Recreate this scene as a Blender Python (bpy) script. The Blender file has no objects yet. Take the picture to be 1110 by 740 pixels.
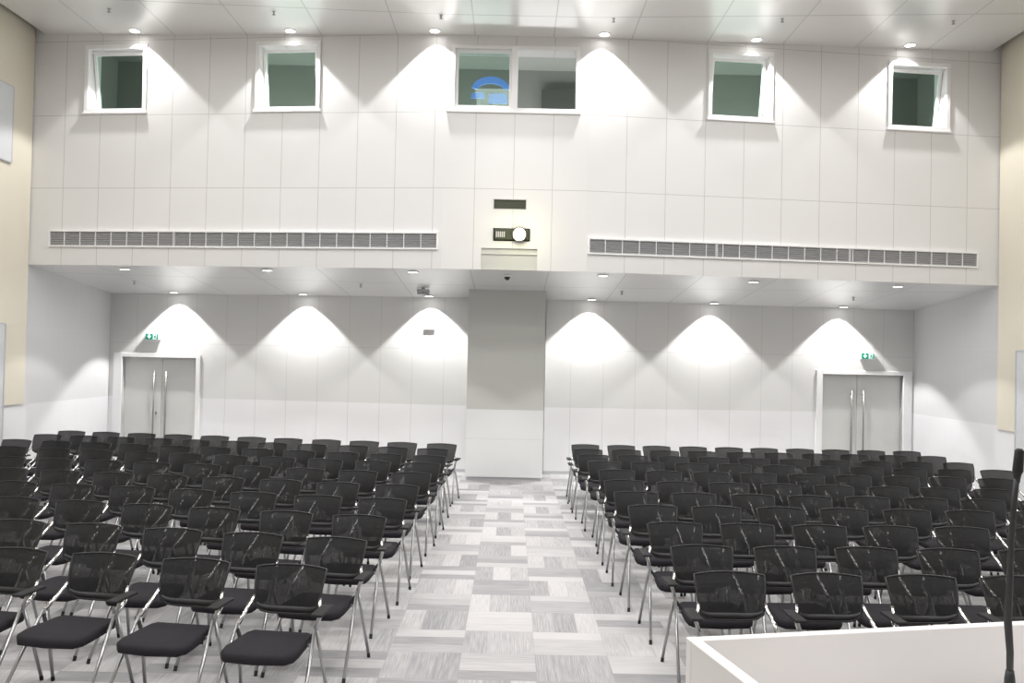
import bpy, bmesh, math, random
from mathutils import Vector, Matrix
random.seed(7)
scene = bpy.context.scene
C = scene.collection
PI = math.pi

# ------------------------------------------------------------------ materials
def nt(name):
    m = bpy.data.materials.new(name); m.use_nodes = True
    t = m.node_tree
    return m, t, t.nodes['Principled BSDF']

def mat(name, col, rough=.5, metal=0., spec=.5, var=.04, scale=14., emit=None, estr=0.):
    """flat colour broken up by a faint procedural noise"""
    m, t, b = nt(name)
    b.inputs['Roughness'].default_value = rough
    b.inputs['Metallic'].default_value = metal
    b.inputs['Specular IOR Level'].default_value = spec
    n = t.nodes.new('ShaderNodeTexNoise'); n.inputs['Scale'].default_value = scale
    tc = t.nodes.new('ShaderNodeTexCoord'); t.links.new(tc.outputs['Object'], n.inputs['Vector'])
    r = t.nodes.new('ShaderNodeMixRGB')
    r.inputs[1].default_value = (*[max(0, c * (1 - var)) for c in col], 1)
    r.inputs[2].default_value = (*[c * (1 + var) for c in col], 1)
    t.links.new(n.outputs['Fac'], r.inputs[0]); t.links.new(r.outputs[0], b.inputs['Base Color'])
    if emit:
        b.inputs['Emission Color'].default_value = (*emit, 1); b.inputs['Emission Strength'].default_value = estr
    return m

class N:
    """tiny node-math helper"""
    def __init__(s, t): s.t = t
    def m(s, op, a, b=None, c=None):
        n = s.t.nodes.new('ShaderNodeMath'); n.operation = op
        for i, v in enumerate((a, b, c)):
            if v is None: continue
            if isinstance(v, (int, float)): n.inputs[i].default_value = v
            else: s.t.links.new(v, n.inputs[i])
        return n.outputs[0]
    def xyz(s, kind='Object'):
        tc = s.t.nodes.new('ShaderNodeTexCoord'); sp = s.t.nodes.new('ShaderNodeSeparateXYZ')
        s.t.links.new(tc.outputs[kind], sp.inputs[0]); return sp.outputs
    def line(s, v, period, phase, w):
        """1 on joint lines of a given spacing"""
        d = s.m('PINGPONG', s.m('SUBTRACT', v, phase), period / 2)
        return s.m('LESS_THAN', d, w / 2)
    def at(s, v, pos, w):
        return s.m('LESS_THAN', s.m('ABSOLUTE', s.m('SUBTRACT', v, pos)), w / 2)
    def mix(s, f, a, b):
        r = s.t.nodes.new('ShaderNodeMixRGB')
        for i, v in enumerate((f, a, b)):
            if isinstance(v, tuple): r.inputs[i].default_value = (*v, 1)
            elif isinstance(v, (int, float)): r.inputs[i].default_value = v
            else: s.t.links.new(v, r.inputs[i])
        return r.outputs[0]

def panel_mat(name, col, dark, axis, period, phase, zs, low=None, zlow=1.28, rough=.4, w=.0095, spec=.4):
    """wall cladding: vertical joints at a spacing, horizontal joints at given heights, optional paler lower part"""
    m, t, b = nt(name); n = N(t); o = n.xyz()
    f = n.line(o[axis], period, phase, w)
    for z in zs: f = n.m('MAXIMUM', f, n.at(o[2], z, w))
    base = col
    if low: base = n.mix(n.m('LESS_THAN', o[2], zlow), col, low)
    dk = n.mix(.65, base, dark)
    t.links.new(n.mix(f, base, dk), b.inputs['Base Color'])
    b.inputs['Roughness'].default_value = rough
    b.inputs['Specular IOR Level'].default_value = spec
    return m

def carpet_mat():
    m, t, b = nt('carpet tile'); n = N(t); o = n.xyz()
    T = .55
    px = n.m('DIVIDE', n.m('SUBTRACT', o[0], .222), T); py = n.m('DIVIDE', n.m('SUBTRACT', o[1], 6.72), T)
    ix, iy = n.m('FLOOR', px), n.m('FLOOR', py); fx, fy = n.m('FRACT', px), n.m('FRACT', py)
    par = n.m('FLOORED_MODULO', n.m('ADD', ix, iy), 2)           # 1: planks run away from the viewer
    inv = n.m('SUBTRACT', 1, par)
    c = n.m('ADD', n.m('MULTIPLY', fx, par), n.m('MULTIPLY', fy, inv))
    k = n.m('FLOOR', n.m('MULTIPLY', c, 3))
    cv = t.nodes.new('ShaderNodeCombineXYZ')
    t.links.new(ix, cv.inputs[0]); t.links.new(iy, cv.inputs[1]); t.links.new(k, cv.inputs[2])
    wn = t.nodes.new('ShaderNodeTexWhiteNoise'); wn.noise_dimensions = '3D'; t.links.new(cv.outputs[0], wn.inputs['Vector'])
    # streaks along the plank
    def streak(sx, sy):
        v = t.nodes.new('ShaderNodeCombineXYZ')
        t.links.new(n.m('MULTIPLY', o[0], sx), v.inputs[0]); t.links.new(n.m('MULTIPLY', o[1], sy), v.inputs[1])
        t.links.new(n.m('MULTIPLY', wn.outputs['Value'], 37.), v.inputs[2])
        q = t.nodes.new('ShaderNodeTexNoise'); q.inputs['Scale'].default_value = 1.; q.inputs['Detail'].default_value = 3.
        t.links.new(v.outputs[0], q.inputs['Vector']); return q.outputs['Fac']
    s = n.m('ADD', n.m('MULTIPLY', streak(150, 4), par), n.m('MULTIPLY', streak(4, 150), inv))
    val = n.m('ADD', n.m('MULTIPLY', wn.outputs['Value'], .95), n.m('MULTIPLY', n.m('SUBTRACT', s, .45), 1.5))
    f = n.m('MINIMUM', n.m('MAXIMUM', val, 0), 1)
    edge = n.m('LESS_THAN', n.m('MINIMUM', n.m('PINGPONG', n.m('MULTIPLY', c, 3), .5), 1), .035)
    f = n.m('MULTIPLY', f, n.m('SUBTRACT', 1, n.m('MULTIPLY', edge, .25)))
    t.links.new(n.mix(f, CARPET_D, CARPET_L), b.inputs['Base Color'])
    b.inputs['Roughness'].default_value = .95; b.inputs['Specular IOR Level'].default_value = .1
    return m
CARPET_D, CARPET_L = (.28, .275, .285), (.53, .52, .525)

def glass_mat(name, tint, refl=.06):
    m = bpy.data.materials.new(name); m.use_nodes = True; t = m.node_tree; t.nodes.clear()
    out = t.nodes.new('ShaderNodeOutputMaterial'); mx = t.nodes.new('ShaderNodeMixShader')
    tr = t.nodes.new('ShaderNodeBsdfTransparent'); gl = t.nodes.new('ShaderNodeBsdfGlossy')
    n = t.nodes.new('ShaderNodeTexNoise'); n.inputs['Scale'].default_value = 2
    rr = t.nodes.new('ShaderNodeMath'); rr.operation = 'MULTIPLY'; rr.inputs[1].default_value = .05
    t.links.new(n.outputs['Fac'], rr.inputs[0]); t.links.new(rr.outputs[0], gl.inputs['Roughness'])
    tr.inputs['Color'].default_value = (*tint, 1); gl.inputs['Color'].default_value = (.85, 1, .95, 1); mx.inputs[0].default_value = refl
    t.links.new(tr.outputs[0], mx.inputs[1]); t.links.new(gl.outputs[0], mx.inputs[2]); t.links.new(mx.outputs[0], out.inputs['Surface'])
    return m

def mesh_fabric(name, col, alpha):
    """open-weave back: fine weave of gaps one can partly see through"""
    m, t, b = nt(name); n = N(t)
    b.inputs['Base Color'].default_value = (*col, 1); b.inputs['Roughness'].default_value = .55
    b.inputs['Specular IOR Level'].default_value = .3
    o = n.xyz()
    wv = t.nodes.new('ShaderNodeTexNoise'); wv.inputs['Scale'].default_value = 220
    tc = t.nodes.new('ShaderNodeTexCoord'); t.links.new(tc.outputs['Object'], wv.inputs['Vector'])
    t.links.new(n.m('ADD', n.m('MULTIPLY', wv.outputs['Fac'], .05), alpha - .025), b.inputs['Alpha'])
    return m

def emit_mat(name, col, s):
    return mat(name, col, emit=col, estr=s, var=.01)

M = dict(
    carpet=carpet_mat(),
    upper_l=panel_mat('upper cladding left', (.745, .74, .738), (.38, .37, .36), 0, .63, .596, (7.355, 6.11, 4.895)),
    upper_c=panel_mat('upper cladding centre', (.745, .74, .738), (.38, .37, .36), 0, .617, .503, (7.355, 6.11, 4.895)),
    upper_r=panel_mat('upper cladding right', (.745, .74, .738), (.38, .37, .36), 0, .648, .616, (7.355, 6.11, 4.895)),
    back_l=panel_mat('rear cladding left', (.69, .69, .68), (.5, .5, .5), 0, .631, .576, (2.36,), low=(.80, .80, .81)),
    back_r=panel_mat('rear cladding right', (.69, .69, .68), (.5, .5, .5), 0, .639, .504, (2.40,), low=(.80, .80, .81)),
    side=panel_mat('side cladding', (.69, .69, .70), (.76, .72, .72), 1, .62, 15.4, (2.55,), low=(.80, .80, .82), zlow=1.27),
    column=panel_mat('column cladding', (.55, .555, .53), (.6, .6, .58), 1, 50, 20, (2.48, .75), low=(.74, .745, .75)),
    ceiling=None, soffit=None,
    beige=mat('beige wall paint', (.70, .655, .55), .6, var=.02, scale=1.5),
    white=mat('white lacquer', (.85, .85, .85), .35, var=.01),
    door=mat('pale grey door laminate', (.62, .63, .61), .45, var=.02, scale=4),
    steel=mat('brushed steel', (.40, .385, .36), .38, metal=1., scale=60),
    chrome=mat('chrome', (.85, .85, .86), .12, metal=1.),
    leg=mat('grey satin tube', (.42, .42, .43), .33, metal=.9),
    seat=mat('charcoal seat fabric', (.019, .017, .021), .85, spec=.25, var=.25, scale=90),
    plastic=mat('black plastic', (.014, .014, .016), .6, spec=.35, var=.1),
    rim=mat('dark grey plastic rim', (.017, .017, .019), .5, var=.1),
    mesh=mesh_fabric('black mesh weave', (.010, .010, .0115), .93),
    rubber=mat('black rubber', (.01, .01, .01), .7),
    vent_dark=mat('vent cavity', (.27, .27, .275), .7),
    vent_slat=mat('grey vent slat', (.52, .52, .54), .5),
    dark=mat('dark cavity', (.035, .04, .035), .8),
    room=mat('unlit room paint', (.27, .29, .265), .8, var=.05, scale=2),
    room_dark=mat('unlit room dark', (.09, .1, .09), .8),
    glass=glass_mat('greenish window glass', (.80, .88, .84), .012),
    green=mat('sign green', (.0, .23, .15), .5, emit=(.0, .25, .17), estr=.35),
    signwhite=mat('sign white', (.85, .9, .88), .5, emit=(.8, .9, .88), estr=.4),
    grey_dev=mat('grey device plastic', (.4, .41, .42), .5),
    lamp=emit_mat('lamp diffuser', (1, .98, .95), 14),
    lens=emit_mat('projector light', (1, .93, .45), 40),
    blue=emit_mat('blue reflection glow', (.17, .36, .95), .42),
    projector=mat('projector casing', (.035, .04, .02), .4),
    lectern=mat('white lectern laminate', (.86, .84, .84), .3, var=.01),
    lectern_side=mat('lectern side laminate', (.80, .78, .76), .4, var=.01),
    stage=mat('stage carpet', (.3, .3, .31), .9),
    black=mat('matt black', (.02, .02, .022), .5),
    backdrop=mat('stage wall paint', (.7, .69, .68), .7),
    panelgrey=mat('pale wall panel', (.62, .64, .66), .5),
)
def ceil_mat(name, col, per, ph, ys):
    m, t, b = nt(name); n = N(t); o = n.xyz()
    f = n.line(o[0], per, ph, .018)
    for y in ys: f = n.m('MAXIMUM', f, n.at(o[1], y, .03))
    t.links.new(n.mix(f, col, tuple(c * .72 for c in col)), b.inputs['Base Color'])
    b.inputs['Roughness'].default_value = .29; b.inputs['Metallic'].default_value = .3
    return m
M['ceiling'] = ceil_mat('ceiling panel', (.82, .815, .81), 1.25, .56, (13.15, 10.6, 8.1, 5.6))
M['soffit'] = ceil_mat('soffit panel', (.84, .84, .835), 1.25, .56, (15.6,))

# ------------------------------------------------------------------ mesh helpers
class MB:
    def __init__(s): s.b = bmesh.new()
    def face(s, pts, flip=False):
        vs = [s.b.verts.new(p) for p in pts]
        if flip: vs.reverse()
        return s.b.faces.new(vs)
    def box(s, x0, x1, y0, y1, z0, z1):
        v = [s.b.verts.new((x, y, z)) for z in (z0, z1) for y in (y0, y1) for x in (x0, x1)]
        for f in ((0, 2, 3, 1), (4, 5, 7, 6), (0, 1, 5, 4), (1, 3, 7, 5), (3, 2, 6, 7), (2, 0, 4, 6)):
            s.b.faces.new([v[i] for i in f])
        return s
    def tube(s, pts, r, n=8, closed=False, cap=True):
        pts = [Vector(p) for p in pts]; rings = []; L = len(pts)
        rr = r if isinstance(r, (list, tuple)) else [r] * L
        up = None
        for i, p in enumerate(pts):
            a = pts[(i - 1) % L] if (closed or i > 0) else p
            c = pts[(i + 1) % L] if (closed or i < L - 1) else p
            d = (c - a).normalized()
            if up is None:
                up = d.orthogonal().normalized()
            else:
                up = (up - d * up.dot(d)).normalized()
            w = d.cross(up)
            rings.append([s.b.verts.new(p + (up * math.cos(2 * PI * k / n) + w * math.sin(2 * PI * k / n)) * rr[i]) for k in range(n)])
        for i in range(L if closed else L - 1):
            A, B = rings[i], rings[(i + 1) % L]
            for k in range(n): s.b.faces.new((A[k], A[(k + 1) % n], B[(k + 1) % n], B[k]))
        if cap and not closed:
            s.b.faces.new(rings[0][::-1]); s.b.faces.new(rings[-1])
        return s
    def lathe(s, prof, c=(0, 0, 0), n=20, axis='z'):
        rings = []
        for r, h in prof:
            ring = []
            for k in range(n):
                a = 2 * PI * k / n; x, y = r * math.cos(a), r * math.sin(a)
                p = (x, y, h) if axis == 'z' else ((x, h, y) if axis == 'y' else (h, x, y))
                ring.append(s.b.verts.new(Vector(p) + Vector(c)))
            rings.append(ring)
        for A, B in zip(rings, rings[1:]):
            for k in range(n): s.b.faces.new((A[k], A[(k + 1) % n], B[(k + 1) % n], B[k]))
        s.b.faces.new(rings[0][::-1]); s.b.faces.new(rings[-1])
        return s
    def prism(s, poly, y0, y1):
        """polygon in x,z pushed along y"""
        a = [s.b.verts.new((x, y0, z)) for x, z in poly]; b = [s.b.verts.new((x, y1, z)) for x, z in poly]
        s.b.faces.new(a); s.b.faces.new(b[::-1])
        L = len(poly)
        for i in range(L): s.b.faces.new((a[i], b[i], b[(i + 1) % L], a[(i + 1) % L]))
        return s

def obj(name, mb, m, parent=None, smooth=False, bevel=0, subsurf=0, fix=True):
    me = bpy.data.meshes.new(name)
    if fix: bmesh.ops.recalc_face_normals(mb.b, faces=mb.b.faces)
    mb.b.to_mesh(me); mb.b.free()
    me.materials.append(m)
    if smooth:
        for p in me.polygons: p.use_smooth = True
    o = bpy.data.objects.new(name, me); C.objects.link(o)
    if parent: o.parent = parent
    if bevel:
        d = o.modifiers.new('bevel', 'BEVEL'); d.width = bevel; d.segments = 2; d.limit_method = 'ANGLE'
    if subsurf:
        d = o.modifiers.new('sub', 'SUBSURF'); d.levels = subsurf; d.render_levels = subsurf
    return o

def tag(o, label, cat, group=None):
    o['label'] = label; o['category'] = cat
    if group: o['group'] = group
    return o

def thing(name, label, cat, loc=(0, 0, 0), rz=0, group=None):
    o = bpy.data.objects.new(name, None); C.objects.link(o)
    o.empty_display_size = .1; o.location = loc; o.rotation_euler = (0, 0, rz)
    return tag(o, label, cat, group)

def struct(name, mb, m, loc=(0, 0, 0), rz=0, parent=None, **k):
    o = obj(name, mb, m, parent, **k)
    o.location = loc; o.rotation_euler = (0, 0, rz)
    if parent is None: o['kind'] = 'structure'
    return o

def sroot(name, loc, rz=0):
    o = bpy.data.objects.new(name, None); C.objects.link(o)
    o.empty_display_size = .1; o.location = loc; o.rotation_euler = (0, 0, rz); o['kind'] = 'structure'
    return o

def holed(x0, x1, z0, z1, holes, depth):
    """wall slab in its own frame (x along, y away from the hall, z up) with rectangular openings"""
    mb = MB()
    xs = sorted({x0, x1, *[h[0] for h in holes], *[h[1] for h in holes]})
    zs = sorted({z0, z1, *[h[2] for h in holes], *[h[3] for h in holes]})
    inside = lambda x, z: any(h[0] < x < h[1] and h[2] < z < h[3] for h in holes)
    for a, b in zip(xs, xs[1:]):
        for c, d in zip(zs, zs[1:]):
            if inside((a + b) / 2, (c + d) / 2): continue
            mb.face([(a, 0, c), (b, 0, c), (b, 0, d), (a, 0, d)])
            mb.face([(a, depth, c), (a, depth, d), (b, depth, d), (b, depth, c)])
    for h in list(holes) + [(x0, x1, z0, z1)]:
        a, b, c, d = h
        mb.face([(a, 0, c), (a, depth, c), (a, depth, d), (a, 0, d)])
        mb.face([(b, 0, c), (b, 0, d), (b, depth, d), (b, depth, c)])
        if c > z0 or h == (x0, x1, z0, z1): mb.face([(a, 0, c), (b, 0, c), (b, depth, c), (a, depth, c)])
        mb.face([(a, 0, d), (a, depth, d), (b, depth, d), (b, 0, d)])
    return mb

# ------------------------------------------------------------------ room layout (metres, floor z = 0, the hall looks along +y)
WX = 8.15
A_UL, A_UC, A_UR = Vector((-WX, 14.83)), Vector((-1.15, 14.0)), Vector((1.15, 14.0))
A_BL, A_BR = Vector((-WX, 17.95)), Vector((.65, 17.1))
def wing(A, B):
    d = (B - A); return A, math.atan2(d.y, d.x), d.length
W_UL = wing(A_UL, Vector((-1.15, 14.0))); W_UC = wing(A_UC, A_UR); W_UR = wing(A_UR, Vector((WX, 14.83)))
W_BL = wing(A_BL, Vector((-.85, 17.1))); W_BR = wing(A_BR, Vector((WX, 17.95)))
def on(W, s, z=0., y=0.):
    A, a, L = W
    return (A.x + s * math.cos(a) - y * math.sin(a), A.y + s * math.sin(a) + y * math.cos(a), z)
LUL, LBL = W_UL[2], W_BL[2]
ZT, ZS = 7.95, 3.61

# floor, stage floor
struct('floor', MB().box(-WX - .3, WX + .3, -5, 18.4, -.2, 0), M['carpet'])
struct('floor_stage', MB().box(-WX, WX, -5, 2.45, 0, .64), M['stage'])
# upper rear wall: windows, projector openings, niche over the column
WIN = [(W_UL, LUL - 5.57, 1), (W_UL, LUL - 2.60, 2), (W_UR, 2.49, 4), (W_UR, 5.57, 5)]
hw = .48
def hole(s): return (s - hw, s + hw, 6.215, 7.215)
struct('wall_upper_left', holed(0, LUL, ZS, ZT, [hole(s) for W, s, k in WIN if W is W_UL], .34), M['upper_l'], on(W_UL, 0), W_UL[1])
struct('wall_upper_right', holed(0, W_UR[2], ZS, ZT, [hole(s) for W, s, k in WIN if W is W_UR], .34), M['upper_r'], on(W_UR, 0), W_UR[1])
NICHE = (.63, 1.52, ZS, 3.955)
SLOT = (.805, 1.335, 4.57, 4.74); PORT = (.815, 1.40, 4.07, 4.275)
CWIN = (.16, 2.09, 6.18, 7.12)
struct('wall_upper_center', holed(0, 2.3, ZS, ZT, [NICHE, SLOT, PORT, CWIN], .34), M['upper_c'], on(W_UC, 0), 0)
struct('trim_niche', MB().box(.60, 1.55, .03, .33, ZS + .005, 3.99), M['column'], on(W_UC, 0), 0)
# soffit under the upper wall, sloping a little down to the rear wall
mb = MB()
def quad3(a, b, c, d): mb.face([a, b, c, d])
fr = [(-WX, 14.84, ZS), (-1.15, 14.01, ZS), (1.15, 14.01, ZS), (WX, 14.84, ZS)]
bk = [(-WX, 18.0, 3.35), (-.85, 17.15, 3.36), (.65, 17.15, 3.36), (WX, 18.0, 3.36)]
for i in range(3): quad3(fr[i], fr[i + 1], bk[i + 1], bk[i])
up = [(x, y, z + .25) for x, y, z in fr]; ub = [(x, y, z + .3) for x, y, z in bk]
for i in range(3): quad3(up[i], ub[i], ub[i + 1], up[i + 1])
struct('ceiling_soffit', mb, M['soffit'], fix=False)
def soffit_z(x, y):
    ax = abs(x); t = min(1, max(0, (ax - 1.) / 7.15)); yf = 14.0 + .83 * t; yb = 17.1 + .85 * t
    return ZS + (3.355 - ZS) * (y - yf) / (yb - yf)
# rear wall under the soffit with door openings
DL = (LBL - 7.06, LBL - 5.49, 0, 2.07); DR = (5.61, 7.32, 0, 2.03)
struct('wall_rear_left', holed(0, LBL, 0, 3.8, [DL], .16), M['back_l'], on(W_BL, 0), W_BL[1])
struct('wall_rear_right', holed(0, W_BR[2], 0, 3.8, [DR], .16), M['back_r'], on(W_BR, 0), W_BR[1])
# column in the middle of the rear wall
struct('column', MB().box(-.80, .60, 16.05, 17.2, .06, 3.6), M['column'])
struct('trim_column_base', MB().box(-.77, .57, 16.08, 17.2, 0, .06), M['vent_slat'])
struct('baseboard_rear_left', MB().box(DL[1] + .12, LBL, -.012, .0, 0, .06), M['vent_slat'], on(W_BL, 0), W_BL[1])
struct('baseboard_rear_right', MB().box(0, DR[0] - .12, -.012, .0, 0, .06), M['vent_slat'], on(W_BR, 0), W_BR[1])
# side walls: white below and in the recess, beige cladding above in the hall
struct('wall_left', MB().box(-WX - .2, -WX, -5, 18.1, 0, ZT), M['side'])
struct('wall_right', MB().box(WX, WX + .2, -5, 18.1, 0, ZT), M['side'])
struct('trim_beige_left', MB().box(-WX - .01, -WX + .03, -5, 14.80, 1.28, ZT), M['beige'])
struct('trim_beige_right', MB().box(WX - .03, WX + .01, -5, 14.80, 1.21, ZT), M['beige'])
struct('wall_stage', MB().box(-WX - .2, WX + .2, -5.2, -5, 0, ZT), M['backdrop'])
# ceiling panels stop a hand short of the side walls; dark slab above
mb = MB()
cx = [(-7.95, 7.485), (-1.15, 7.335), (1.15, 7.335), (7.95, 7.545)]
for (xa, za), (xb, zb) in zip(cx, cx[1:]):
    mb.face([(xa, -5, za), (xb, -5, zb), (xb, 14.95, zb), (xa, 14.95, za)], True)
    mb.face([(xa, -5, za + .08), (xb, -5, zb + .08), (xb, 14.95, zb + .08), (xa, 14.95, za + .08)])
for x, z in (cx[0], cx[-1]):
    mb.face([(x, -5, z), (x, 14.95, z), (x, 14.95, z + .08), (x, -5, z + .08)])
struct('ceiling', mb, M['ceiling'], fix=False)
struct('ceiling_slab', MB().box(-WX - .2, WX + .2, -5.2, 18.4, ZT, ZT + .2), M['vent_slat'])
def ceil_z(x):
    for (xa, za), (xb, zb) in zip(cx, cx[1:]):
        if xa <= x <= xb: return za + (zb - za) * (x - xa) / (xb - xa)
    return 7.5
# control room behind the windows
struct('wall_control_room_rear', MB().box(-7.95, 7.95, 17.4, 17.5, 5.6, 7.95), M['room'])
struct('wall_control_room_left', MB().box(-7.95, -7.9, 15.3, 17.4, 5.6, 7.95), M['room'])
struct('wall_control_room_right', MB().box(7.9, 7.95, 15.3, 17.4, 5.6, 7.95), M['room'])
struct('floor_control_room', MB().box(-7.0, 7.0, 15.15, 17.5, 5.55, 5.62), M['room'])
struct('ceiling_control_room', MB().box(-7.9, 7.9, 15.2, 17.4, 7.90, 7.94), M['room'])
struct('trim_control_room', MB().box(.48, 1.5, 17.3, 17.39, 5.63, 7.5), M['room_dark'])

# ------------------------------------------------------------------ windows
def frame_ring(x0, x1, z0, z1, w, y0, y1):
    return MB().box(x0, x1, y0, y1, z0, z0 + w).box(x0, x1, y0, y1, z1 - w, z1).box(x0, x0 + w, y0, y1, z0 + w, z1 - w).box(x1 - w, x1, y0, y1, z0 + w, z1 - w)
for W, s, k in WIN:
    r = sroot('window_%d' % k, on(W, s, 6.215), W[1])
    o = obj('window_frame', frame_ring(-.55, .55, -.07, 1.07, .07, -.02, .0), M['white'], r, bevel=.006)
    obj('window_sill', MB().box(-.57, .57, -.038, .0, -.09, -.055), M['white'], r, bevel=.005)
    sa = obj('sash', frame_ring(-.46, .46, 0, .96, .045, -.025, .025), M['white'], r)
    sa.location = (0, .27, .02); sa.rotation_euler = (math.radians(10), 0, 0)
    obj('glass', MB().box(-.418, .418, -.004, .004, .043, .917), M['glass'], sa)
r = sroot('window_3', on(W_UC, 0, 0), 0)
obj('window_frame', frame_ring(.10, 2.13, 6.13, 7.18, .055, -.02, 0).box(1.05, 1.155, -.02, .06, 6.18, 7.13), M['white'], r, bevel=.005)
obj('window_sill', MB().box(.03, 2.16, -.042, 0, 6.10, 6.145), M['white'], r, bevel=.005)
sa = obj('sash', frame_ring(.162, 1.06, 6.182, 7.118, .045, .03, .07), M['white'], r)
obj('glass', MB().box(.206, 1.016, .048, .054, 6.226, 7.074), M['glass'], sa)
# glowing blue shape added behind the pane to imitate a reflection in it
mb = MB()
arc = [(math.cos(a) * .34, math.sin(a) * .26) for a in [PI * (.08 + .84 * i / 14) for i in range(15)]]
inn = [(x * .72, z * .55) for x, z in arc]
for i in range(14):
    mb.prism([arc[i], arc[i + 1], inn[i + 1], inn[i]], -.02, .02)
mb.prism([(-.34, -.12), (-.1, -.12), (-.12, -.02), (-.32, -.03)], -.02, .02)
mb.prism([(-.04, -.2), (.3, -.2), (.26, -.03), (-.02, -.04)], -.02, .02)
t = thing('blue_reflection_shape', 'blue glowing arched shape imitating a reflection in the left pane of the wide middle window', 'reflection', (-.46, 15.2, 6.80))
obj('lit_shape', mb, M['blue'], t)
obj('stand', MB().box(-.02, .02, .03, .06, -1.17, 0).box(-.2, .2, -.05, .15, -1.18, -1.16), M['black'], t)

# ------------------------------------------------------------------ doors
def double_door(k, W, h, s_split, handles, ztop, corner):
    x0, x1, z0, z1 = h
    r = sroot('door_%d' % k, on(W, 0), W[1])
    w0, w1 = corner
    fz = z1 + .085
    obj('door_frame', MB().box(x0 - w0, x0, -.03, .14, 0, fz).box(x1, x1 + w1, -.03, .14, 0, fz).box(x0, x1, -.03, .14, z1, fz), M['white'], r, bevel=.006)
    for i, (a, b) in enumerate(((x0, s_split), (s_split, x1))):
        lf = obj('door_leaf', MB().box(a + .004, b - .004, .09, .135, .01, z1 - .005), M['door'], r, bevel=.003)
        hx = handles[i]
        mb = MB().tube([(hx, .02, .35), (hx, .02, ztop)], .016, 10)
        for z in (.5, ztop - .09): mb.tube([(hx, .02, z), (hx, .095, z)], .01, 8)
        obj('door_handle', mb, M['steel'], lf, smooth=True)
        if i == 0:
            obj('door_lock', MB().lathe([(.022, -.01), (.022, .01)], (hx + (.03), .082, .95), 12, 'y'), M['steel'], lf)
double_door(1, W_BL, DL, LBL - 6.256, (LBL - 6.393, LBL - 6.138), 1.80, (.18, .09))
double_door(2, W_BR, DR, 6.387, (6.248, 6.503), 1.715, (.13, .18))
# pale side doors at the very edge of the view
for k, sx, y1, z1 in ((3, -1, 14.13, 2.58), (4, 1, 14.2, 2.50)):
    x = sx * (WX - .035)
    r = sroot('door_%d' % k, (x, 13.3, 0))
    hy = y1 - 13.3
    obj('door_leaf', MB().box(-.02, .02, -hy, hy, .02, z1), M['panelgrey'], r)
    obj('door_frame', MB().box(-.03, .03, hy, hy + .025, 0, z1 + .025).box(-.03, .03, -hy - .025, -hy, 0, z1 + .025).box(-.03, .03, -hy, hy, z1, z1 + .025), M['vent_slat'], r)
t = thing('wall_mounted_panel', 'pale grey flat panel with dark edge high on the beige wall beside the left window', 'panel', (-WX + .045, 13.4, 5.78))
obj('panel_face', MB().box(-.015, .015, -.75, .75, -.59, .60), M['panelgrey'], t)
obj('panel_edge', MB().box(-.016, .02, .75, .775, -.61, .62).box(-.016, .02, -.775, -.75, -.61, .62).box(-.016, .02, -.75, .75, -.61, -.59).box(-.016, .02, -.75, .75, .60, .62), M['vent_slat'], t)

# ------------------------------------------------------------------ air grilles
def grille(name, label, W, s0, s1, z0, z1, heavy):
    t = thing(name, label, 'vent', on(W, s0, z0), W[1], 'long air grilles under the upper wall')
    L, H = s1 - s0, z1 - z0
    obj('backing', MB().box(.02, L - .02, -.008, -.002, .02, H - .02), M['vent_dark'], t)
    mb = MB()
    for i in range(7):
        z = .028 + (H - .056) * i / 6
        mb.face([(.02, -.014, z - .004), (L - .02, -.014, z - .004), (L - .02, -.03, z + .012), (.02, -.03, z + .012)])
    obj('slats', mb, M['vent_slat'], t)
    n = round(L / .272)
    for i in range(1, n):
        x = L * i / n
        obj('divider', MB().box(x - .005, x + .005, -.034, -.008, .02, H - .02), M['white'], t)
    for h in heavy:
        obj('joint_bar', MB().box(h - .02, h + .02, -.036, -.004, .02, H - .02), M['vent_slat'], t)
    obj('frame', frame_ring(0, L, 0, H, .022, -.04, 0), M['white'], t)
grille('air_grille', 'long grey slatted air grille to the left of the glowing projector', W_UL, LUL - 6.66, LUL - .055, 3.91, 4.185, (2.2, 4.4))
grille('air_grille', 'long grey slatted air grille to the right of the glowing projector', W_UR, .02, 6.64, 3.89, 4.15, (2.1, 4.36))

# ------------------------------------------------------------------ projector and openings
t = thing('projector', 'dark projector with a glaring yellow lens in the wall opening above the column', 'projector', on(W_UC, 1.10, 4.085))
obj('casing', MB().box(-.27, .285, -.04, .30, 0, .17), M['projector'], t, bevel=.01)
obj('lens_ring', MB().lathe([(.115, -.04), (.115, -.10), (.095, -.10), (.095, -.04)], (.13, 0, .085), 24, 'y'), M['black'], t)
lens = [(.094 * math.cos(a), -.095 - .075 * math.sin(a)) for a in [PI / 2 * i / 6 for i in range(6)]] + [(.004, -.17)]
obj('lens', MB().lathe([(.094, -.06)] + lens, (.13, 0, .085), 24, 'y'), M['lens'], t, smooth=True)
mb = MB()
for i in range(5): mb.box(-.24 + i * .03, -.222 + i * .03, -.046, -.04, .04, .13)
obj('cooling_vent', mb, M['vent_slat'], t)
t = thing('projection_port', 'dark empty rectangular port in the wall just above the projector', 'opening', on(W_UC, 1.07, 4.655))
obj('dark_glass', MB().box(-.262, .262, .03, .036, -.082, .082), M['projector'], t)
obj('port_frame', frame_ring(-.265, .265, -.085, .085, .012, -.006, .05), M['vent_slat'], t)
struct('trim_port_box', MB().box(.80, 1.42, .30, .36, 4.05, 4.30).box(.79, 1.35, .30, .36, 4.55, 4.76), M['dark'], on(W_UC, 0), 0)
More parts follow.
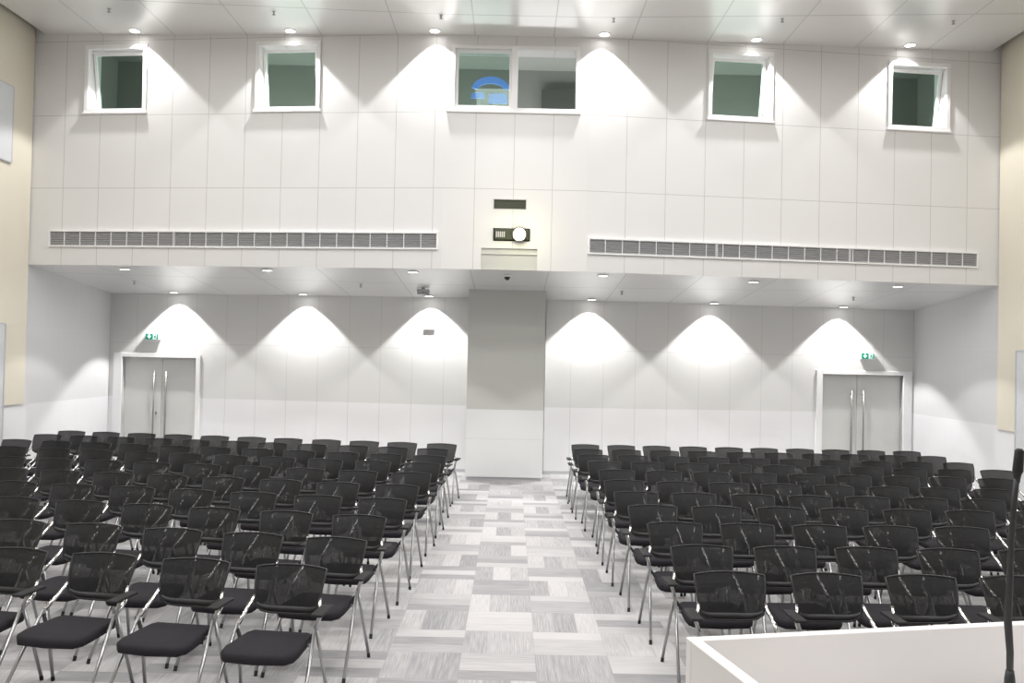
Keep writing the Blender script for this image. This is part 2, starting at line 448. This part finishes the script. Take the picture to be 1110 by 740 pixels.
# dome camera below the niche
z = soffit_z(-.1, 14.45)
t = thing('dome_camera', 'small dark dome camera on the soffit below the projector niche', 'camera', (-.1, 14.45, z))
obj('mount', MB().lathe([(.06, 0), (.06, -.025), (.05, -.03)], n=18), M['white'], t)
obj('dome', MB().lathe([(.05, -.03), (.047, -.05), (.035, -.07), (.015, -.085), (.003, -.088)], n=18), M['black'], t, smooth=True)
# device hanging on the soffit left of the column, box on the wall under it
z = soffit_z(-1.63, 16.05)
t = thing('soffit_device', 'small grey bracketed device under the soffit left of the column', 'device', (-1.63, 16.05, z + .01))
obj('body', MB().box(-.11, .11, -.07, .07, -.085, -.03), M['grey_dev'], t, bevel=.008)
obj('bracket', MB().box(-.03, .03, -.03, .03, -.03, .0).box(-.105, .10, -.06, .06, -.115, -.095).box(-.02, .02, -.02, .02, -.1, -.08), M['vent_dark'], t)
t = thing('wall_box', 'small grey box on the rear wall left of the column', 'box', on(W_BL, LBL - .77, 2.785), W_BL[1])
obj('cover', MB().box(-.10, .10, -.04, 0, -.055, .055), M['panelgrey'], t, bevel=.006)
mb = MB()
for i in range(4): mb.box(-.075 + i * .04, -.05 + i * .04, -.044, -.04, -.04, .045)
obj('grille', mb, M['grey_dev'], t)

# ------------------------------------------------------------------ emergency exit signs: arrow and running figure
def exit_sign(label, W, s, z):
    t = thing('exit_sign', label, 'sign', on(W, s, z), W[1], 'green exit signs over the double doors')
    obj('housing', MB().box(-.145, .145, -.075, 0, -.062, .062), M['white'], t, bevel=.004)
    g = obj('arrow_field', MB().box(-.142, .012, -.079, -.075, -.058, .058), M['green'], t)
    cxx = -.065
    obj('arrow', MB().prism([(cxx - .013, .046), (cxx + .013, .046), (cxx + .013, .012), (cxx + .045, .012), (cxx, -.042), (cxx - .045, .012), (cxx - .013, .012)], -.083, -.079), M['signwhite'], g)
    w = obj('figure_field', MB().box(.016, .142, -.079, -.075, -.058, .058), M['signwhite'], t)
    mb = MB()
    mb.prism([(.098, -.055), (.128, -.055), (.128, .052), (.098, .052)], -.083, -.079)     # doorway
    mb.lathe([(.011, -.083), (.011, -.079)], (.066, 0, .036), 10, 'y')                    # head
    mb.prism([(.050, .022), (.070, .022), (.064, -.012), (.046, -.010)], -.083, -.079)      # trunk
    mb.prism([(.050, .020), (.030, .004), (.036, -.002), (.056, .012)], -.083, -.079)       # arm
    mb.prism([(.068, .020), (.086, .006), (.081, 0), (.062, .010)], -.083, -.079)
    mb.prism([(.048, -.008), (.040, -.030), (.026, -.046), (.036, -.050), (.054, -.032), (.060, -.010)], -.083, -.079)
    mb.prism([(.054, -.010), (.078, -.026), (.078, -.050), (.086, -.050), (.088, -.022), (.064, -.004)], -.083, -.079)
    obj('running_figure', mb, M['green'], w)
exit_sign('green and white exit sign above the left double door', W_BL, LBL - 6.40, 2.49)
exit_sign('green and white exit sign above the right double door', W_BR, 6.53, 2.41)

# ------------------------------------------------------------------ downlights, lamps, sprinklers
ORD = ['first', 'second', 'third', 'fourth', 'fifth', 'sixth', 'seventh', 'eighth', 'ninth', 'tenth', 'eleventh', 'twelfth']
def downlight(label, loc, group, r=.075):
    t = thing('downlight', label, 'ceiling light', loc, 0, group)
    obj('trim_ring', MB().lathe([(r + .018, 0), (r + .018, -.012), (r, -.014), (r, -.002)], n=20), M['white'], t)
    obj('diffuser', MB().lathe([(r, -.004), (r, -.009)], n=20), M['lamp'], t)
def spot(loc, energy, half, blend=.2, size=.03, col=(1, .985, .97), tilt=None):
    d = bpy.data.lights.new('spot', 'SPOT'); d.energy = energy; d.spot_size = 2 * math.radians(half); d.spot_blend = blend
    d.shadow_soft_size = size; d.color = col
    o = bpy.data.objects.new('spot_lamp', d); C.objects.link(o); o.location = loc
    if tilt: o.rotation_euler = tilt
    return o
UPX = (-6.29, -3.66, -1.32, 1.35, 3.82, 6.42)
def wall_y(x, front=True):
    t = max(0, abs(x) - (1.15 if front else .75)) / (7.0 if front else 7.4)
    return (14.0 + .83 * t) if front else (17.1 + .85 * t)
E_UP, E_BK, E_FR = 270, 270, 90
for i, x in enumerate(UPX):
    y = wall_y(x) - .19; z = ceil_z(x)
    downlight('bright ceiling downlight washing the upper wall, %s from the left' % ORD[i], (x, y, z), 'ceiling downlights along the upper wall')
    spot((x, y, z - .03), E_UP, 49)
for i, x in enumerate((-6.72, -4.09, -1.61, 1.51, 3.92, 6.55)):
    y = wall_y(x, False) - .25; z = soffit_z(x, y)
    downlight('soffit downlight close to the rear wall, %s from the left' % ORD[i], (x, y, z), 'soffit downlights along the rear wall')
    spot((x, y, z - .03), E_BK, 49)
for i, (x, y) in enumerate(((-6.57, 14.95), (-4.07, 14.62), (-1.63, 14.35), (1.45, 14.3), (4.0, 14.72), (6.52, 15.0))):
    z = soffit_z(x, y)
    downlight('lit round downlight near the front edge of the soffit, %s from the left' % ORD[i], (x, y, z), 'soffit downlights along the front edge')
    spot((x, y, z - .03), E_FR, 49)
downlight('ceiling downlight at the upper right edge of the view', (6.66, 12.45, ceil_z(6.66)), None)
def sprinkler(label, x, y, z, group):
    t = thing('sprinkler', label, 'sprinkler', (x, y, z), 0, group)
    obj('cup', MB().lathe([(.03, 0), (.03, -.008), (.012, -.014), (.012, -.05)], n=12), M['grey_dev'], t)
    obj('deflector', MB().lathe([(.008, -.05), (.026, -.054), (.026, -.06), (.006, -.066)], n=12), M['grey_dev'], t)
for i, (x, y) in enumerate(((-6.3, 13.52), (-3.72, 13.34), (-1.17, 13.2), (1.42, 13.2), (3.97, 13.27), (6.62, 13.41))):
    sprinkler('tiny grey sprinkler head on the high ceiling, %s from the left' % ORD[i], x, y, ceil_z(x) + .006, 'sprinklers on the high ceiling')
for i, (x, y) in enumerate(((-6.98, 16.3), (-2.72, 15.8), (1.96, 15.95), (6.27, 16.3))):
    sprinkler('tiny grey sprinkler head under the low soffit, %s from the left' % ORD[i], x, y, soffit_z(x, y) + .006, 'sprinklers under the soffit')

# ------------------------------------------------------------------ chairs
def chair(side):
    """mesh-backed training chair facing -y, origin on the floor under the top of the back; armrest on one side (side = +1 / -1)"""
    t = thing('mesh_chair', '', 'chair')
    # seat: rounded pad, wider at the front
    mb = MB(); out = []
    pts = [(-.19, -.20), (.19, -.20), (.212, -.24), (.235, -.52), (.228, -.60), (.19, -.645), (0, -.662), (-.19, -.645), (-.228, -.60), (-.235, -.52), (-.212, -.24)]
    def ring(k, z, dz):
        return [mb.b.verts.new((x * k, -.43 + (y + .43) * k, z + (dz * ((-.43 - y) / .23) ** 2 if y < -.43 else 0))) for x, y in pts]
    rs = [ring(.92, .396, -.012), ring(.99, .402, -.014), ring(1., .43, -.016), ring(.985, .448, -.016), ring(.90, .457, -.012), ring(.5, .452, -.004)]
    for A, B in zip(rs, rs[1:]):
        for k in range(len(pts)): mb.b.faces.new((A[k], A[(k + 1) % len(pts)], B[(k + 1) % len(pts)], B[k]))
    mb.b.faces.new(rs[0][::-1]); mb.b.faces.new(rs[-1])
    obj('seat', mb, M['seat'], t, smooth=True)
    # back surface
    def bp(a, b, off=0.):
        w = .206 + (.236 - .206) * min(1, b * 1.15)
        z = .545 + .275 * b + .010 * (1 - a * a) * b + (-.014 * (1 - a * a) + .034 * abs(a) ** 7) * (1 - b) ** 2
        y = -.085 + .085 * b - .018 * math.sin(PI * b) - .045 * a * a + off
        return Vector((a * w, y, z))
    nA, nB = 12, 6
    mb = MB()
    g = [[mb.b.verts.new(bp(-1 + 2 * i / nA, j / nB)) for i in range(nA + 1)] for j in range(nB + 1)]
    for j in range(nB):
        for i in range(nA): mb.b.faces.new((g[j][i], g[j][i + 1], g[j + 1][i + 1], g[j + 1][i]))
    meshm = mb
    edge = [bp(-1 + 2 * i / nA, 1) for i in range(nA + 1)] + [bp(1, 1 - j / nB) for j in range(1, nB)]
    bot = [bp(1 - 2 * i / nA, 0) for i in range(nA + 1)]
    edge += bot + [bp(-1, j / nB) for j in range(1, nB)]
    mb = MB().tube(edge, .007, 6, closed=True)
    # solid lower band of the back
    A = [[bp(-1 + 2 * i / nA, b, o) for i in range(nA + 1)] for b, o in ((0, -.004), (.15, -.003), (.15, .003), (0, .004))]
    V = [[mb.b.verts.new(p) for p in r] for r in A]
    for q in range(4):
        for i in range(nA): mb.b.faces.new((V[q][i], V[q][i + 1], V[(q + 1) % 4][i + 1], V[(q + 1) % 4][i]))
    br = obj('backrest', mb, M['rim'], t, smooth=True)
    obj('mesh_panel', meshm, M['mesh'], br, smooth=True, fix=False)
    ap = {}
    for s in (-1, 1):
        pad = s == side
        ax, fx = (.262, .315) if pad else (.245, .268)
        a = Vector((s * ax, -.32, .52))
        for y in (-.73, -.18):
            foot = Vector((s * fx, y, .012))
            st = a + Vector((0, -.012 if y < -.4 else .012, 0))
            l = obj('leg', MB().tube([st, st.lerp(foot, .97)], .0115, 8), M['leg'], t, smooth=True)
            fc = obj('foot_cap', MB().tube([st.lerp(foot, .965), (foot.x, foot.y, .0)], .0128, 8), M['rubber'], l)
        # chrome bracket joining leg frame and back
        b1 = bp(s * .98, .12) + Vector((s * .006, -.004, 0)); b2 = bp(s * .98, .32) + Vector((s * .008, -.004, 0))
        obj('bracket', MB().tube([b2, b1.lerp(b2, .35) + Vector((s * .012, -.02, 0)), (s * (ax - .004), -.20, .575), (s * ax, -.315, .515)], [.011, .013, .012, .015], 8), M['chrome'], t, smooth=True)
        if pad:
            obj('arm_post', MB().tube([(s * ax, -.325, .50), (s * (ax + .012), -.315, .56), (s * (ax + .03), -.30, .618)], [.016, .012, .012], 8), M['leg'], t, smooth=True)
            x0, x1 = s * (ax + .000), s * (ax + .075)
            obj('armrest', MB().box(min(x0, x1), max(x0, x1), -.43, -.185, .616, .636), M['plastic'], t, bevel=.008)
        obj('seat_hinge', MB().tube([(s * (ax - .004), -.33, .49), (s * .20, -.36, .425)], .012, 8), M['plastic'], t)
    obj('cross_bar', MB().tube([(-.235, -.34, .415), (.235, -.34, .415)], .012, 8), M['leg'], t)
    return t

PROTO = {}
def put_chair(side, x, y, rz, label, group, lean):
    p = PROTO.get(side)
    if p is None:
        p = PROTO[side] = chair(side); r = p
    else:
        r = p.copy(); C.objects.link(r)
        for ch in p.children:
            c = ch.copy(); C.objects.link(c); c.parent = r
            for g in ch.children:
                d = g.copy(); C.objects.link(d); d.parent = c
    r.location = (x, y, 0); r.rotation_euler = (0, 0, rz); r.scale = (lean, 1, 1)
    r['label'] = label; r['group'] = group

# rows: seats, x of the aisle seat, seat spacing, y of the aisle seat, slope of the row
LEFT = [(4, -1.41, -.662, 5.92, -.155), (5, -1.29, -.663, 6.80, -.165), (6, -1.29, -.656, 7.78, -.160), (7, -1.22, -.650, 8.70, -.148), (8, -1.20, -.650, 9.61, -.148),
        (9, -1.16, -.651, 10.63, -.135), (10, -1.13, -.648, 11.62, -.146), (11, -1.11, -.630, 12.49, -.147), (11, -1.14, -.627, 13.41, -.140), (11, -1.08, -.629, 14.17, -.128)]
RIGHT = [(4, 1.48, .644, 5.97, .036), (5, 1.48, .634, 6.82, .037), (6, 1.44, .630, 7.74, .028), (7, 1.40, .621, 8.65, .020), (8, 1.36, .612, 9.50, -.006),
         (8, 1.34, .606, 10.37, -.020), (9, 1.37, .598, 11.33, -.011), (10, 1.30, .597, 12.24, -.011), (10, 1.22, .591, 13.07, -.010), (10, 1.21, .595, 13.85, .005), (10, 1.23, .587, 14.55, .009)]
for rows, side, blk, far in ((LEFT, 1, 'left', 'tenth'), (RIGHT, -1, 'right', 'eleventh')):
    for i, (n, x0, p, y0, sl) in enumerate(rows):
        rn = 'front row' if i == 0 else ('back row' if i == len(rows) - 1 else ORD[i] + ' row from front')
        rz = math.atan(sl) * .8
        for k in range(n):
            x = x0 + p * k; y = y0 + sl * p * k
            sn = 'aisle seat' if k == 0 else ORD[k] + ' seat from aisle'
            put_chair(side, x + random.uniform(-.008, .008), y + random.uniform(-.012, .012), rz + random.uniform(-.03, .03),
                      'black mesh-back chair, %s block, %s, %s' % (blk, rn, sn), 'mesh chairs in the %s block' % blk, min(1, abs(p) / (.63 if side == 1 else .622)))

# ------------------------------------------------------------------ lectern and microphone on the stage
yaw = math.atan2(.15, .69)
t = thing('lectern', 'white box-shaped lectern with raised edges in the front right corner', 'lectern', (.32, 1.58, .64), yaw)
LW, LD, TH, HT = 1.25, .62, .022, 1.11
obj('front_panel', MB().box(0, LW, -TH, 0, 0, HT), M['lectern'], t, bevel=.002)
obj('side_panel', MB().box(0, TH, -LD, -TH, 0, HT), M['lectern_side'], t, bevel=.002)
obj('side_panel', MB().box(LW - TH, LW, -LD, -TH, 0, HT), M['lectern_side'], t, bevel=.002)
obj('desktop', MB().box(TH, LW - TH, -LD, -TH, .965, .99), M['lectern'], t)
t = thing('microphone', 'black gooseneck microphone rising from the lectern near the right edge', 'microphone', (.850, 1.50, 1.631))
obj('base', MB().lathe([(.045, 0), (.045, .012), (.03, .022), (.009, .03), (.0085, .085), (.0065, .10)], n=24), M['black'], t, smooth=True)
neck = [(0, 0, .08), (.0, 0, .13), (-.003, .002, .18), (-.001, .002, .24), (.001, .002, .32), (.004, 0, .38), (.008, 0, .425)]
obj('gooseneck', MB().tube(neck, [.0056, .0058, .0065, .0055, .005, .0048, .0045], 12), M['black'], t, smooth=True)
hd = obj('capsule', MB().lathe([(.0045, 0), (.006, .014), (.0085, .020), (.0085, .024), (.0075, .054), (.004, .058)], n=18), M['plastic'], t, smooth=True)
hd.location = (.008, 0, .415); hd.rotation_euler = (0, math.radians(4), 0)

# ------------------------------------------------------------------ hall lighting, added control room fill and lens spill
def area(loc, energy, sx, sy, col=(1, .988, .978), rot=(0, 0, 0)):
    d = bpy.data.lights.new('area', 'AREA'); d.shape = 'RECTANGLE'; d.size = sx; d.size_y = sy; d.energy = energy; d.color = col
    o = bpy.data.objects.new('hall_or_fill_lamp', d); C.objects.link(o); o.location = loc; o.rotation_euler = rot
    return o
for y, e in ((11.0, 82), (8., 115), (4.5, 135), (1., 130)):
    for x in (-5.2, 0, 5.2):
        area((x, y, 7.25), e, 1.6, 1.2)
area((0, 16.6, 5.8), 190, 13, .6, rot=(PI, 0, 0))  # added fill hidden below the sills, brightens the control room
d = bpy.data.lights.new('lens spill fill', 'POINT'); d.energy = 4; d.color = (1, .97, .5); d.shadow_soft_size = .08  # added point light before the lens, tints the wall around it yellow
o = bpy.data.objects.new('lens_spill_fill', d); C.objects.link(o); o.location = on(W_UC, 1.23, 4.17, -.35)

w = bpy.data.worlds.new('world'); scene.world = w; w.use_nodes = True
w.node_tree.nodes['Background'].inputs[0].default_value = (1, 1, 1, 1); w.node_tree.nodes['Background'].inputs[1].default_value = .02

# ------------------------------------------------------------------ camera
f = 960.; roll = .0218; pitch = 16.6 / 960
cam = bpy.data.cameras.new('camera'); cam.sensor_width = 36; cam.lens = f / 1110 * 36; cam.clip_start = .05
co = bpy.data.objects.new('camera', cam); C.objects.link(co)
U = Vector((0, -math.sin(pitch), math.cos(pitch))); F = Vector((0, math.cos(pitch), math.sin(pitch))); X = Vector((1, 0, 0))
R_ = X * math.cos(roll) + U * math.sin(roll); U_ = U * math.cos(roll) - X * math.sin(roll)
mw = Matrix((R_, U_, -F)).transposed().to_4x4(); mw.translation = (0, 0, 2.24)
co.matrix_world = mw
scene.camera = co
scene.view_settings.view_transform = 'Standard'
scene.view_settings.look = 'None'
scene.view_settings.exposure = 0
